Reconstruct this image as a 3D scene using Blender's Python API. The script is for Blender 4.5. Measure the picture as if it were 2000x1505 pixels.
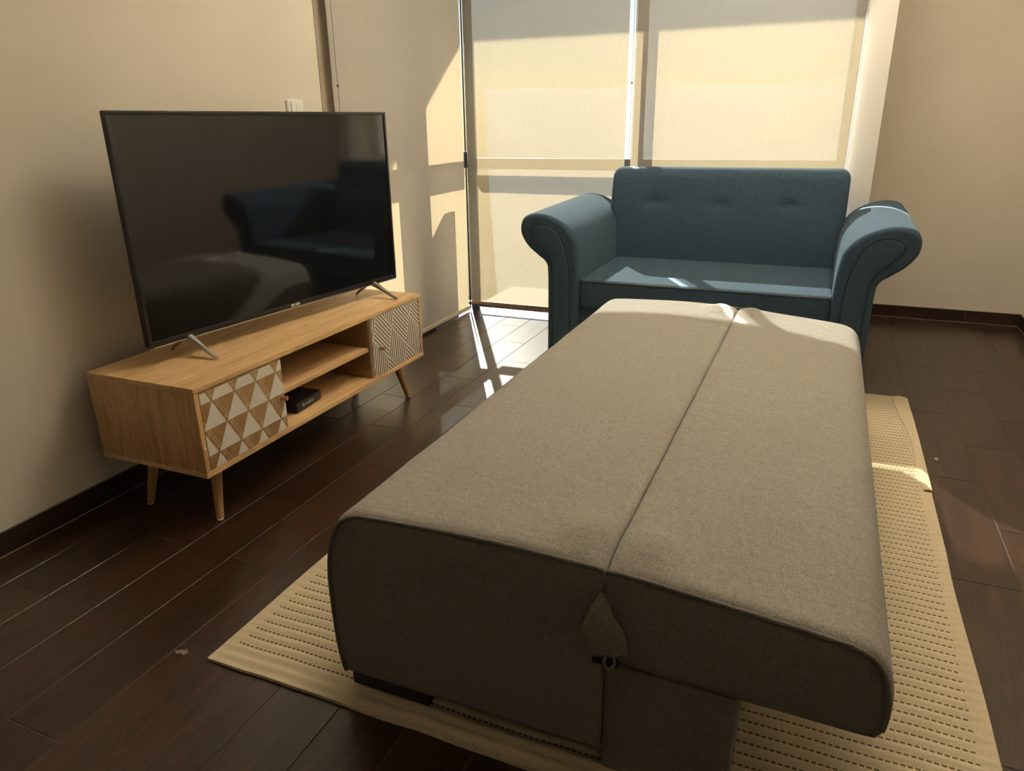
import bpy, bmesh, math, random
from mathutils import Vector, Matrix, noise
random.seed(7)

# ------------------------------------------------------------------ clean
for o in list(bpy.data.objects):
    bpy.data.objects.remove(o)
scene = bpy.context.scene
COL = scene.collection

# ------------------------------------------------------------------ camera
cam_d = bpy.data.cameras.new('camera')
cam_d.sensor_fit = 'HORIZONTAL'
cam_d.sensor_width = 36.0
cam_d.lens = 36.0 * 1407.53 / 2000.0
cam_d.clip_start = 0.02
cam_d.clip_end = 9000
cam = bpy.data.objects.new('camera', cam_d)
COL.objects.link(cam)
right = Vector((0.9209563958818967, 0.3894589078224263, -0.012691572085048394))
down = Vector((0.1228363255088414, -0.32107360353549635, -0.9390542999466095))
fwd = Vector((-0.3697979908270367, 0.8632690775363692, -0.34353448989845714))
cm = Matrix((right, -down, -fwd)).transposed().to_4x4()
cm.translation = Vector((0, 0, 1.1))
cam.matrix_world = cm
scene.camera = cam

# ------------------------------------------------------------------ light
scene.view_settings.view_transform = 'Standard'
scene.view_settings.look = 'None'
scene.view_settings.gamma = 1.0
scene.view_settings.use_curve_mapping = False
scene.view_settings.exposure = 0.72

world = bpy.data.worlds.new('sky_world')
scene.world = world
world.use_nodes = True
wn = world.node_tree.nodes
wl = world.node_tree.links
wn.clear()
wo = wn.new('ShaderNodeOutputWorld')
wb = wn.new('ShaderNodeBackground')
ws = wn.new('ShaderNodeTexSky')
ws.sky_type = 'NISHITA'
ws.sun_disc = False
ws.sun_elevation = math.radians(34)
ws.sun_rotation = math.radians(-29)
ws.air_density = 1.0
ws.dust_density = 0.8
wb.inputs['Strength'].default_value = 0.07
wl.new(ws.outputs[0], wb.inputs['Color'])
wl.new(wb.outputs[0], wo.inputs['Surface'])

SUN_DIR = Vector((0.561, -1.0, -0.77)).normalized()
sd = bpy.data.lights.new('sun', 'SUN')
sd.energy = 28.0
sd.angle = math.radians(0.6)
sd.color = (1.0, 0.94, 0.85)
sun = bpy.data.objects.new('sun', sd)
COL.objects.link(sun)
sun.location = (-3.5, 7, 5)
sun.rotation_euler = SUN_DIR.to_track_quat('-Z', 'Y').to_euler()


# ------------------------------------------------------------------ helpers
def tag(o, label=None, cat=None, group=None, kind=None):
    if label: o['label'] = label
    if cat: o['category'] = cat
    if group: o['group'] = group
    if kind: o['kind'] = kind
    return o


def empty(name, loc, rz=0.0):
    o = bpy.data.objects.new(name, None)
    o.empty_display_size = 0.1
    COL.objects.link(o)
    o.location = loc
    o.rotation_euler = (0, 0, rz)
    return o


def link_mesh(name, me, mat, parent=None, loc=(0, 0, 0)):
    o = bpy.data.objects.new(name, me)
    COL.objects.link(o)
    if mat is not None and not me.materials:
        me.materials.append(mat)
    if parent is not None:
        o.parent = parent
    o.location = loc
    return o


def bm_obj(name, bm, mat, parent=None, loc=(0, 0, 0), smooth=False, angle=None, origin=(0, 0, 0)):
    """bm in the same frame as origin; vertices are shifted so the object sits at loc"""
    if origin != (0, 0, 0):
        bmesh.ops.translate(bm, verts=bm.verts, vec=-Vector(origin))
    bmesh.ops.recalc_face_normals(bm, faces=bm.faces)
    me = bpy.data.meshes.new(name)
    bm.to_mesh(me)
    bm.free()
    if smooth:
        me.polygons.foreach_set('use_smooth', [True] * len(me.polygons))
        if angle:
            try:
                me.set_sharp_from_angle(angle=math.radians(angle))
            except Exception:
                pass
    return link_mesh(name, me, mat, parent, loc)


def add_box(bm, x0, x1, y0, y1, z0, z1, bev=0.0, seg=2):
    b = bmesh.new()
    bmesh.ops.create_cube(b, size=1.0)
    bmesh.ops.scale(b, vec=(x1 - x0, y1 - y0, z1 - z0), verts=b.verts)
    bmesh.ops.translate(b, vec=((x0 + x1) / 2, (y0 + y1) / 2, (z0 + z1) / 2), verts=b.verts)
    if bev > 0:
        bmesh.ops.bevel(b, geom=list(b.edges), offset=bev, segments=seg, profile=0.6, affect='EDGES')
    me = bpy.data.meshes.new('tmp')
    b.to_mesh(me)
    b.free()
    bm.from_mesh(me)
    bpy.data.meshes.remove(me)
    return bm


def box(name, x0, x1, y0, y1, z0, z1, mat, parent=None, origin=(0, 0, 0), bev=0.0, seg=2, smooth=False, loc=(0, 0, 0)):
    bm = bmesh.new()
    add_box(bm, x0, x1, y0, y1, z0, z1, bev, seg)
    return bm_obj(name, bm, mat, parent, loc, smooth=smooth or bev > 0, angle=35, origin=origin)


def add_tube(bm, pts, r, seg=8, closed=False, r1=None):
    """sweep a circle along pts; r may taper to r1"""
    n = len(pts)
    pts = [Vector(p) for p in pts]
    rings = []
    up = None
    for i, p in enumerate(pts):
        if closed:
            t = (pts[(i + 1) % n] - pts[i - 1])
        else:
            t = (pts[min(i + 1, n - 1)] - pts[max(i - 1, 0)])
        t.normalize()
        if up is None:
            up = t.orthogonal().normalized()
        up = (up - t * up.dot(t))
        if up.length < 1e-6:
            up = t.orthogonal()
        up.normalize()
        s = t.cross(up)
        rr = r if r1 is None else r + (r1 - r) * i / (n - 1)
        rings.append([bm.verts.new(p + (up * math.cos(a) + s * math.sin(a)) * rr)
                      for a in (2 * math.pi * k / seg for k in range(seg))])
    m = n if closed else n - 1
    for i in range(m):
        a, b = rings[i], rings[(i + 1) % n]
        for k in range(seg):
            bm.faces.new((a[k], a[(k + 1) % seg], b[(k + 1) % seg], b[k]))
    if not closed:
        bm.faces.new(rings[0][::-1])
        bm.faces.new(rings[-1])
    return bm


def add_loft(bm, rings, cap=True):
    """rings: list of equally long lists of 3D points (closed loops)"""
    R = [[bm.verts.new(p) for p in ring] for ring in rings]
    k = len(R[0])
    for a, b in zip(R[:-1], R[1:]):
        for i in range(k):
            bm.faces.new((a[i], a[(i + 1) % k], b[(i + 1) % k], b[i]))
    if cap:
        bm.faces.new(R[0][::-1])
        bm.faces.new(R[-1])
    return bm


def catmull(P, sub=6, closed=False):
    out = []
    n = len(P)
    rng = range(n if closed else n - 1)
    for i in rng:
        p0 = P[i - 1] if (closed or i > 0) else P[0]
        p1 = P[i]
        p2 = P[(i + 1) % n]
        p3 = P[(i + 2) % n] if (closed or i + 2 < n) else P[n - 1]
        for s in range(sub):
            t = s / sub
            out.append(tuple(0.5 * ((2 * b) + (-a + c) * t + (2 * a - 5 * b + 4 * c - d) * t * t + (-a + 3 * b - 3 * c + d) * t ** 3)
                             for a, b, c, d in zip(p0, p1, p2, p3)))
    if not closed:
        out.append(tuple(P[-1]))
    return out


def inset2d(P, d):
    """move a closed 2D outline inwards along its normals by d"""
    n = len(P)
    area = sum(P[i][0] * P[(i + 1) % n][1] - P[(i + 1) % n][0] * P[i][1] for i in range(n))
    sgn = 1 if area > 0 else -1
    out = []
    for i in range(n):
        ax, ay = P[i - 1]
        bx, by = P[(i + 1) % n]
        tx, ty = bx - ax, by - ay
        l = math.hypot(tx, ty) or 1
        out.append((P[i][0] - sgn * ty / l * d, P[i][1] + sgn * tx / l * d))
    return out


def clip_poly(poly, x0, x1, y0, y1):
    def cl(P, inside, inter):
        out = []
        for i in range(len(P)):
            a, b = P[i - 1], P[i]
            ia, ib = inside(a), inside(b)
            if ia != ib:
                out.append(inter(a, b))
            if ib:
                out.append(b)
        return out

    def ix(v):
        return lambda a, b: (v, a[1] + (b[1] - a[1]) * (v - a[0]) / (b[0] - a[0]))

    def iy(v):
        return lambda a, b: (a[0] + (b[0] - a[0]) * (v - a[1]) / (b[1] - a[1]), v)
    for ins, it in ((lambda p: p[0] >= x0, ix(x0)), (lambda p: p[0] <= x1, ix(x1)),
                    (lambda p: p[1] >= y0, iy(y0)), (lambda p: p[1] <= y1, iy(y1))):
        if not poly:
            return []
        poly = cl(poly, ins, it)
    return poly


def smooth01(t):
    t = max(0.0, min(1.0, t))
    return t * t * (3 - 2 * t)


# ------------------------------------------------------------------ materials
def new_mat(name):
    m = bpy.data.materials.new(name)
    m.use_nodes = True
    nt = m.node_tree
    b = nt.nodes['Principled BSDF']
    return m, nt, b


def nd(nt, t, **kw):
    n = nt.nodes.new(t)
    for k, v in kw.items():
        if k in n.inputs:
            n.inputs[k].default_value = v
        else:
            setattr(n, k, v)
    return n


def ramp(nt, stops):
    r = nt.nodes.new('ShaderNodeValToRGB')
    el = r.color_ramp.elements
    while len(el) < len(stops):
        el.new(0.5)
    for e, (p, c) in zip(el, stops):
        e.position = p
        e.color = (*c, 1)
    return r


def mapping(nt, scale, coord='Object'):
    tc = nt.nodes.new('ShaderNodeTexCoord')
    mp = nt.nodes.new('ShaderNodeMapping')
    mp.inputs['Scale'].default_value = scale
    nt.links.new(tc.outputs[coord], mp.inputs['Vector'])
    return mp


def add_bump(nt, b, src, strength=0.2, dist=0.002):
    bp = nd(nt, 'ShaderNodeBump', Strength=strength, Distance=dist)
    nt.links.new(src, bp.inputs['Height'])
    nt.links.new(bp.outputs[0], b.inputs['Normal'])
    return bp


def plain(name, col, rough=0.5, metal=0.0, spec=0.5):
    m, nt, b = new_mat(name)
    b.inputs['Base Color'].default_value = (*col, 1)
    b.inputs['Roughness'].default_value = rough
    b.inputs['Metallic'].default_value = metal
    b.inputs['Specular IOR Level'].default_value = spec
    return m


def painted(name, col, bump=0.12, scale=60):
    m, nt, b = new_mat(name)
    mp = mapping(nt, (1, 1, 1))
    n1 = nd(nt, 'ShaderNodeTexNoise', Scale=scale, Detail=4.0, Roughness=0.6)
    n2 = nd(nt, 'ShaderNodeTexNoise', Scale=2.5, Detail=3.0)
    nt.links.new(mp.outputs[0], n1.inputs['Vector'])
    nt.links.new(mp.outputs[0], n2.inputs['Vector'])
    r = ramp(nt, [(0.3, tuple(c * 0.96 for c in col)), (0.7, tuple(min(1, c * 1.03) for c in col))])
    nt.links.new(n2.outputs['Fac'], r.inputs[0])
    nt.links.new(r.outputs[0], b.inputs['Base Color'])
    b.inputs['Roughness'].default_value = 0.75
    b.inputs['Specular IOR Level'].default_value = 0.25
    add_bump(nt, b, n1.outputs['Fac'], bump, 0.004)
    return m


def fabric(name, c_dark, c_light, scale=420, bump=0.5, sheen=0.15, streak=(1, 1, 1), wrinkle=0.0, sheen_tint=None):
    m, nt, b = new_mat(name)
    mp = mapping(nt, streak)
    n1 = nd(nt, 'ShaderNodeTexNoise', Scale=scale, Detail=2.0, Roughness=0.65)
    n3 = nd(nt, 'ShaderNodeTexNoise', Scale=scale * 0.22, Detail=2.0)
    nt.links.new(mp.outputs[0], n1.inputs['Vector'])
    nt.links.new(mp.outputs[0], n3.inputs['Vector'])
    mx = nd(nt, 'ShaderNodeMath', operation='ADD')
    ml = nd(nt, 'ShaderNodeMath', operation='MULTIPLY')
    ml.inputs[1].default_value = 0.2
    nt.links.new(n3.outputs['Fac'], ml.inputs[0])
    nt.links.new(n1.outputs['Fac'], mx.inputs[0])
    nt.links.new(ml.outputs[0], mx.inputs[1])
    r = ramp(nt, [(0.38, c_dark), (0.82, c_light)])
    nt.links.new(mx.outputs[0], r.inputs[0])
    nt.links.new(r.outputs[0], b.inputs['Base Color'])
    b.inputs['Roughness'].default_value = 0.9
    b.inputs['Specular IOR Level'].default_value = 0.15
    b.inputs['Sheen Weight'].default_value = sheen
    b.inputs['Sheen Roughness'].default_value = 0.4
    if sheen_tint:
        b.inputs['Sheen Tint'].default_value = (*sheen_tint, 1)
    bp = add_bump(nt, b, n1.outputs['Fac'], bump, 0.001)
    if wrinkle > 0:
        mp2 = mapping(nt, (1, 2.2, 1))
        n2 = nd(nt, 'ShaderNodeTexNoise', Scale=6.0, Detail=2.0, Distortion=0.6)
        nt.links.new(mp2.outputs[0], n2.inputs['Vector'])
        b2 = nd(nt, 'ShaderNodeBump', Strength=wrinkle, Distance=0.02)
        nt.links.new(n2.outputs['Fac'], b2.inputs['Height'])
        nt.links.new(b2.outputs[0], bp.inputs['Normal'])
    return m


def wood(name, stops, stretch=(14, 1.2, 14), rough=0.45, bump=0.05, scale=3.0, rnd=False, spec=0.4, ring=0.35):
    """grain runs along the un-stretched axis"""
    m, nt, b = new_mat(name)
    mp = mapping(nt, stretch)
    vec = mp.outputs[0]
    if rnd:
        oi = nt.nodes.new('ShaderNodeObjectInfo')
        mu = nd(nt, 'ShaderNodeMath', operation='MULTIPLY')
        mu.inputs[1].default_value = 57.0
        nt.links.new(oi.outputs['Random'], mu.inputs[0])
        ad = nd(nt, 'ShaderNodeVectorMath', operation='ADD')
        nt.links.new(vec, ad.inputs[0])
        nt.links.new(mu.outputs[0], ad.inputs[1])
        vec = ad.outputs[0]
    n1 = nd(nt, 'ShaderNodeTexNoise', Scale=scale, Detail=6.0, Roughness=0.62, Distortion=0.35)
    n2 = nd(nt, 'ShaderNodeTexNoise', Scale=scale * 0.35, Detail=2.0, Distortion=1.2)
    nt.links.new(vec, n1.inputs['Vector'])
    nt.links.new(vec, n2.inputs['Vector'])
    # cathedral rings: fold the slow noise
    mu2 = nd(nt, 'ShaderNodeMath', operation='MULTIPLY')
    mu2.inputs[1].default_value = 16.0
    nt.links.new(n2.outputs['Fac'], mu2.inputs[0])
    fr = nd(nt, 'ShaderNodeMath', operation='PINGPONG')
    fr.inputs[1].default_value = 0.5
    nt.links.new(mu2.outputs[0], fr.inputs[0])
    mxx = nd(nt, 'ShaderNodeMix', data_type='FLOAT')
    mxx.inputs[0].default_value = ring
    nt.links.new(n1.outputs['Fac'], mxx.inputs[2])
    nt.links.new(fr.outputs[0], mxx.inputs[3])
    r = ramp(nt, stops)
    nt.links.new(mxx.outputs[0], r.inputs[0])
    colout = r.outputs[0]
    if rnd:
        hs = nt.nodes.new('ShaderNodeHueSaturation')
        mr = nd(nt, 'ShaderNodeMapRange')
        mr.inputs['To Min'].default_value = 0.82
        mr.inputs['To Max'].default_value = 1.18
        nt.links.new(oi.outputs['Random'], mr.inputs['Value'])
        nt.links.new(mr.outputs[0], hs.inputs['Value'])
        nt.links.new(colout, hs.inputs['Color'])
        colout = hs.outputs[0]
    nt.links.new(colout, b.inputs['Base Color'])
    b.inputs['Roughness'].default_value = rough
    b.inputs['Specular IOR Level'].default_value = spec
    add_bump(nt, b, mxx.outputs[0], bump, 0.002)
    return m


def blind_mat(name, openness=0.18, trans=0.097, refl=1.0):
    """sun-screen fabric: partly open weave, partly translucent, partly reflecting"""
    m = bpy.data.materials.new(name)
    m.use_nodes = True
    nt = m.node_tree
    nt.nodes.clear()
    out = nt.nodes.new('ShaderNodeOutputMaterial')
    tr = nt.nodes.new('ShaderNodeBsdfTransparent')
    tr.inputs[0].default_value = (0.98, 0.98, 0.96, 1)
    df = nt.nodes.new('ShaderNodeBsdfDiffuse')
    tl = nt.nodes.new('ShaderNodeBsdfTranslucent')
    mp = mapping(nt, (60, 60, 2.5))
    n1 = nd(nt, 'ShaderNodeTexNoise', Scale=7.0, Detail=3.0, Roughness=0.7)
    nt.links.new(mp.outputs[0], n1.inputs['Vector'])
    mp2 = mapping(nt, (1.5, 1.5, 200))
    n2 = nd(nt, 'ShaderNodeTexNoise', Scale=2.0, Detail=1.0)
    nt.links.new(mp2.outputs[0], n2.inputs['Vector'])
    ad = nd(nt, 'ShaderNodeMath', operation='ADD')
    nt.links.new(n1.outputs['Fac'], ad.inputs[0])
    n2s = nd(nt, 'ShaderNodeMapRange')
    n2s.inputs['To Min'].default_value = 0.42
    n2s.inputs['To Max'].default_value = 0.58
    nt.links.new(n2.outputs['Fac'], n2s.inputs['Value'])
    nt.links.new(n2s.outputs[0], ad.inputs[1])
    r1 = ramp(nt, [(0.7, (0.28 * refl, 0.262 * refl, 0.24 * refl)), (1.3, (0.35 * refl, 0.328 * refl, 0.30 * refl))])
    r2 = ramp(nt, [(0.7, (0.66, 0.52, 0.30)), (1.3, (0.80, 0.64, 0.40))])
    for r in (r1, r2):
        mrr = nd(nt, 'ShaderNodeMapRange')
        mrr.inputs['From Min'].default_value = 0.7
        mrr.inputs['From Max'].default_value = 1.3
        nt.links.new(ad.outputs[0], mrr.inputs['Value'])
        nt.links.new(mrr.outputs[0], r.inputs[0])
        r.color_ramp.elements[0].position = 0.0
        r.color_ramp.elements[1].position = 1.0
    nt.links.new(r1.outputs[0], df.inputs[0])
    nt.links.new(r2.outputs[0], tl.inputs[0])
    m1 = nt.nodes.new('ShaderNodeMixShader')
    m1.inputs[0].default_value = trans
    nt.links.new(df.outputs[0], m1.inputs[1])
    nt.links.new(tl.outputs[0], m1.inputs[2])
    m2 = nt.nodes.new('ShaderNodeMixShader')
    m2.inputs[0].default_value = openness
    nt.links.new(m1.outputs[0], m2.inputs[1])
    nt.links.new(tr.outputs[0], m2.inputs[2])
    nt.links.new(m2.outputs[0], out.inputs[0])
    return m


def glass_mat(name):
    m = bpy.data.materials.new(name)
    m.use_nodes = True
    nt = m.node_tree
    nt.nodes.clear()
    out = nt.nodes.new('ShaderNodeOutputMaterial')
    tr = nt.nodes.new('ShaderNodeBsdfTransparent')
    tr.inputs[0].default_value = (0.93, 0.96, 0.95, 1)
    gl = nt.nodes.new('ShaderNodeBsdfGlossy')
    gl.inputs['Roughness'].default_value = 0.02
    mx = nt.nodes.new('ShaderNodeMixShader')
    mx.inputs[0].default_value = 0.06
    nt.links.new(tr.outputs[0], mx.inputs[1])
    nt.links.new(gl.outputs[0], mx.inputs[2])
    nt.links.new(mx.outputs[0], out.inputs[0])
    return m


M = {}
M['wall'] = painted('beige_wall_paint', (0.76, 0.70, 0.60))
M['pier'] = painted('lightened_pier_paint', (0.92, 0.90, 0.85), bump=0.05)  # whiter than the walls: brightness from the window put into the paint
M['ceiling'] = painted('white_ceiling_paint', (0.86, 0.85, 0.82), bump=0.04)
M['grout'] = plain('dark_grout', (0.10, 0.072, 0.05), 0.8)
M['caulk'] = plain('pale_caulk', (0.52, 0.47, 0.38), 0.7)
M['plank'] = wood('dark_plank_tile', [(0.25, (0.018, 0.0072, 0.0034)), (0.5, (0.047, 0.0205, 0.0105)), (0.75, (0.105, 0.050, 0.026))],
                  stretch=(16, 1.6, 16), rough=0.29, bump=0.22, scale=2.0, rnd=True, spec=0.6, ring=0.4)
M['skirt'] = wood('dark_skirting_tile', [(0.3, (0.022, 0.012, 0.009)), (0.7, (0.05, 0.028, 0.019))],
                  stretch=(1.5, 1.5, 18), rough=0.4, bump=0.08, scale=2.0, rnd=True)
M['oak_y'] = wood('oak_veneer_long', [(0.25, (0.525, 0.319, 0.140)), (0.5, (0.776, 0.515, 0.255)), (0.8, (0.970, 0.681, 0.383))],
                  stretch=(14, 0.9, 14), rough=0.42, bump=0.04, scale=3.5, ring=0.25)
M['oak_z'] = wood('oak_veneer_upright', [(0.25, (0.494, 0.287, 0.124)), (0.5, (0.711, 0.451, 0.212)), (0.8, (0.929, 0.626, 0.326))],
                  stretch=(14, 14, 0.9), rough=0.42, bump=0.04, scale=3.0, ring=0.4)
M['oak_door'] = wood('oak_door_veneer', [(0.25, (0.275, 0.150, 0.058)), (0.5, (0.380, 0.230, 0.096)), (0.8, (0.475, 0.305, 0.142))],
                     stretch=(12, 12, 2.0), rough=0.5, bump=0.05, scale=4.0, ring=0.2)
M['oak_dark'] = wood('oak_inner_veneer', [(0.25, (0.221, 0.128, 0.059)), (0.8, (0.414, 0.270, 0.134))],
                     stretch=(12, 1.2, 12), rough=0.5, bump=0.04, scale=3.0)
M['leg_wood'] = wood('beech_leg', [(0.25, (0.390, 0.215, 0.085)), (0.8, (0.585, 0.364, 0.169))],
                     stretch=(14, 14, 1.0), rough=0.4, bump=0.03, scale=4.0)
M['white_print'] = plain('white_print', (0.80, 0.77, 0.70), 0.55)
M['cream_print'] = plain('cream_line_print', (0.72, 0.60, 0.42), 0.55)
M['brown_print'] = plain('brown_line_print', (0.20, 0.135, 0.075), 0.55)
M['black'] = plain('black_plastic', (0.010, 0.010, 0.011), 0.4)
M['black_matt'] = plain('black_plastic_matt', (0.013, 0.012, 0.012), 0.6)
M['screen'] = plain('tv_screen', (0.006, 0.006, 0.007), 0.055, spec=0.7)
M['silver'] = plain('brushed_silver', (0.55, 0.53, 0.50), 0.35, 1.0)
M['silver_shaded'] = plain('shaded_leg_metal', (0.25, 0.24, 0.22), 0.4, 0.9)  # darkened copy of the leg silver, for legs seen against the light
M['white_plastic'] = plain('white_plastic', (0.88, 0.86, 0.80), 0.4)
M['print_grey'] = plain('pale_grey_print', (0.55, 0.55, 0.52), 0.5)
M['alu'] = plain('window_aluminium', (0.055, 0.053, 0.048), 0.6, 0.0, 0.2)
M['alu_tan'] = plain('tan_window_jamb', (0.40, 0.345, 0.26), 0.5, 0.0, 0.3)
M['alu_dark'] = plain('dark_window_gasket', (0.03, 0.03, 0.03), 0.6)
M['glass'] = glass_mat('window_glass')
M['blind'] = blind_mat('screen_blind_fabric')
M['blind_side'] = blind_mat('screen_blind_fabric_dense', 0.003, 0.18, 1.6)
M['bar'] = plain('blind_bar', (0.55, 0.47, 0.33), 0.5)
M['bar_brown'] = plain('blind_bar_bronze', (0.27, 0.17, 0.08), 0.45)
M['chain'] = plain('blind_chain', (0.10, 0.09, 0.08), 0.4, 0.3)
M['grey'] = fabric('grey_upholstery', (0.20, 0.186, 0.162), (0.43, 0.402, 0.352), scale=400, bump=0.5, sheen=0.12, wrinkle=0.25)
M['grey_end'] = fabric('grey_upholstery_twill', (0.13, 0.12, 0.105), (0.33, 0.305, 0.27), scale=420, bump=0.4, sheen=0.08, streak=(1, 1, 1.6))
M['grey_pipe'] = fabric('grey_piping', (0.10, 0.092, 0.08), (0.24, 0.22, 0.19), scale=500, bump=0.3, sheen=0.1)
M['blue'] = fabric('teal_upholstery', (0.021, 0.038, 0.057), (0.066, 0.108, 0.155), scale=300, bump=0.5, sheen=0.13,
                   streak=(0.5, 1, 2.4), sheen_tint=(0.55, 0.8, 0.95))
M['blue_pipe'] = plain('teal_piping', (0.012, 0.028, 0.036), 0.85)
M['thread'] = plain('ochre_thread', (0.055, 0.055, 0.040), 0.8)
M['concrete'] = painted('exterior_render', (0.55, 0.53, 0.50), bump=0.3, scale=20)
M['pebble'] = plain('pebble', (0.60, 0.57, 0.48), 0.6)
M['scuff'] = plain('pale_scuff', (0.22, 0.18, 0.15), 0.6)


def rug_mat():
    m, nt, b = new_mat('woven_rug')
    tc = nt.nodes.new('ShaderNodeTexCoord')
    sp = nt.nodes.new('ShaderNodeSeparateXYZ')
    at = nt.nodes.new('ShaderNodeUVMap')
    nt.links.new(at.outputs[0], sp.inputs[0])

    def mth(op, a, v=None, c=None):
        n = nd(nt, 'ShaderNodeMath', operation=op)
        nt.links.new(a, n.inputs[0])
        if v is not None:
            if isinstance(v, (int, float)):
                n.inputs[1].default_value = v
            else:
                nt.links.new(v, n.inputs[1])
        if c is not None:
            n.inputs[2].default_value = c
        return n.outputs[0]
    # u counts dashes, v counts rows
    fv = mth('FRACT', sp.outputs['Y'])
    rowi = mth('FLOOR', sp.outputs['Y'])
    off = mth('MULTIPLY', rowi, 0.37)
    uu = mth('ADD', sp.outputs['X'], off)
    fu = mth('FRACT', uu)
    band = mth('LESS_THAN', mth('ABSOLUTE', mth('SUBTRACT', fv, 0.5)), 0.085)
    dash = mth('LESS_THAN', fu, 0.68)
    # no stitches in the plain border
    mp = mapping(nt, (1, 1, 1))
    gx = nt.nodes.new('ShaderNodeSeparateXYZ')
    nt.links.new(tc.outputs['Object'], gx.inputs[0])
    inx = mth('LESS_THAN', mth('ABSOLUTE', gx.outputs['X']), 0.738)
    iny = mth('LESS_THAN', mth('ABSOLUTE', gx.outputs['Y']), 1.085)
    mask = mth('MULTIPLY', mth('MULTIPLY', band, dash), mth('MULTIPLY', inx, iny))
    n1 = nd(nt, 'ShaderNodeTexNoise', Scale=260.0, Detail=2.0)
    mps = mapping(nt, (1.0, 3.0, 1.0))
    nt.links.new(mps.outputs[0], n1.inputs['Vector'])
    n2 = nd(nt, 'ShaderNodeTexNoise', Scale=5.0, Detail=2.0)
    nt.links.new(mp.outputs[0], n2.inputs['Vector'])
    r = ramp(nt, [(0.25, (0.58, 0.48, 0.31)), (0.75, (0.80, 0.69, 0.50))])
    nt.links.new(n1.outputs['Fac'], r.inputs[0])
    mx = nd(nt, 'ShaderNodeMix', data_type='RGBA')
    nt.links.new(mask, mx.inputs[0])
    nt.links.new(r.outputs[0], mx.inputs[6])
    mx.inputs[7].default_value = (0.16, 0.13, 0.055, 1)
    nt.links.new(mx.outputs[2], b.inputs['Base Color'])
    b.inputs['Roughness'].default_value = 0.95
    b.inputs['Specular IOR Level'].default_value = 0.1
    add_bump(nt, b, n1.outputs['Fac'], 0.6, 0.002)
    return m


M['rug'] = rug_mat()

# ================================================================== SETTING
WX = -1.9635          # left wall face
RX = 1.07             # right wall face
BY = 4.645            # far wall face (right of the pier)
GY = 4.10             # end of the floor at the window
FY = -2.3             # wall behind the camera
CZ = 2.55             # ceiling height
PX0, PX1 = 0.066, 0.192   # pier beside the window
BLX = -1.955          # plane of the side blind
BLY = 3.93            # plane of the back blinds

# ---- floor: slab (the grout) with one object for each plank tile
floor = box('floor', WX - 0.02, RX + 0.02, FY - 0.02, BY + 0.02, -0.12, -0.0015, M['grout'])
tag(floor, 'dark brown wood-look plank tile floor', None, kind='structure')
xs = [-1.96, -1.824, -1.673, -1.522, -1.371, -1.220, -1.069]
xs += [-1.069 + (0.408 + 1.069) / 10 * k for k in range(1, 11)]
xs += [0.563, 0.718, 0.873, 1.028, 1.068]
TL = 0.611
cache = {}
for c in range(len(xs) - 1):
    a, b_ = xs[c], xs[c + 1]
    phase = 1.244 if c % 2 == 0 else 1.5495
    if a > 0.40:
        phase = 1.5495 if abs(a - 0.563) < 0.01 or abs(a - 0.873) < 0.01 else 1.244
    ymax = BY - 0.002 if a > PX1 - 0.01 else (GY if b_ < PX0 + 0.02 else BLY + 0.02)
    if PX0 - 0.15 < a < PX1:
        ymax = 3.945
    y = phase - TL * 3
    while y < ymax:
        y1 = min(y + TL, ymax)
        if y1 > 0.15 and y1 - y > 0.02:
            w, l = b_ - a - 0.0024, y1 - y - 0.0024
            key = (round(w, 3), round(l, 3))
            if key not in cache:
                bm = bmesh.new()
                add_box(bm, -w / 2, w / 2, -l / 2, l / 2, -0.004, 0.0, 0.0006, 1)
                bmesh.ops.recalc_face_normals(bm, faces=bm.faces)
                me = bpy.data.meshes.new('plank')
                bm.to_mesh(me)
                bm.free()
                me.materials.append(M['plank'])
                cache[key] = me
            o = bpy.data.objects.new('plank', cache[key])
            COL.objects.link(o)
            o.parent = floor
            o.location = ((a + b_) / 2, (y + y1) / 2, 0)
        y = y1 if y1 < y + TL else y + TL
        if y1 >= ymax:
            break

# ---- walls, ceiling
WIN_Y0 = 2.632        # where the left wall ends and the side window begins
wall_left = box('wall_left', WX - 0.16, WX, FY - 0.16, WIN_Y0, -0.1, CZ + 0.05, M['wall'])
tag(wall_left, 'beige painted wall behind the television', kind='structure')
o = box('wall_back', PX1 - 0.02, RX + 0.16, BY, BY + 0.16, -0.1, CZ + 0.05, M['wall'])
tag(o, 'beige far wall to the right of the window', kind='structure')
o = box('wall_right', RX, RX + 0.16, FY - 0.16, BY, -0.1, CZ + 0.05, M['wall'])
tag(o, 'beige side wall at the right edge', kind='structure')
o = box('wall_front', WX, RX, FY - 0.16, FY, -0.1, CZ + 0.05, M['wall'])
tag(o, 'beige wall behind the viewer', kind='structure')
o = box('wall_pier', PX0, PX1, 3.955, BY + 0.16, -0.1, CZ + 0.05, M['pier'], bev=0.004)
tag(o, 'narrow pier between window and far wall, paint lightened for window light', kind='structure')
o = box('ceiling', WX - 0.16, RX + 0.16, FY - 0.16, BY + 0.16, CZ, CZ + 0.12, M['ceiling'])
tag(o, 'white ceiling', kind='structure')

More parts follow.
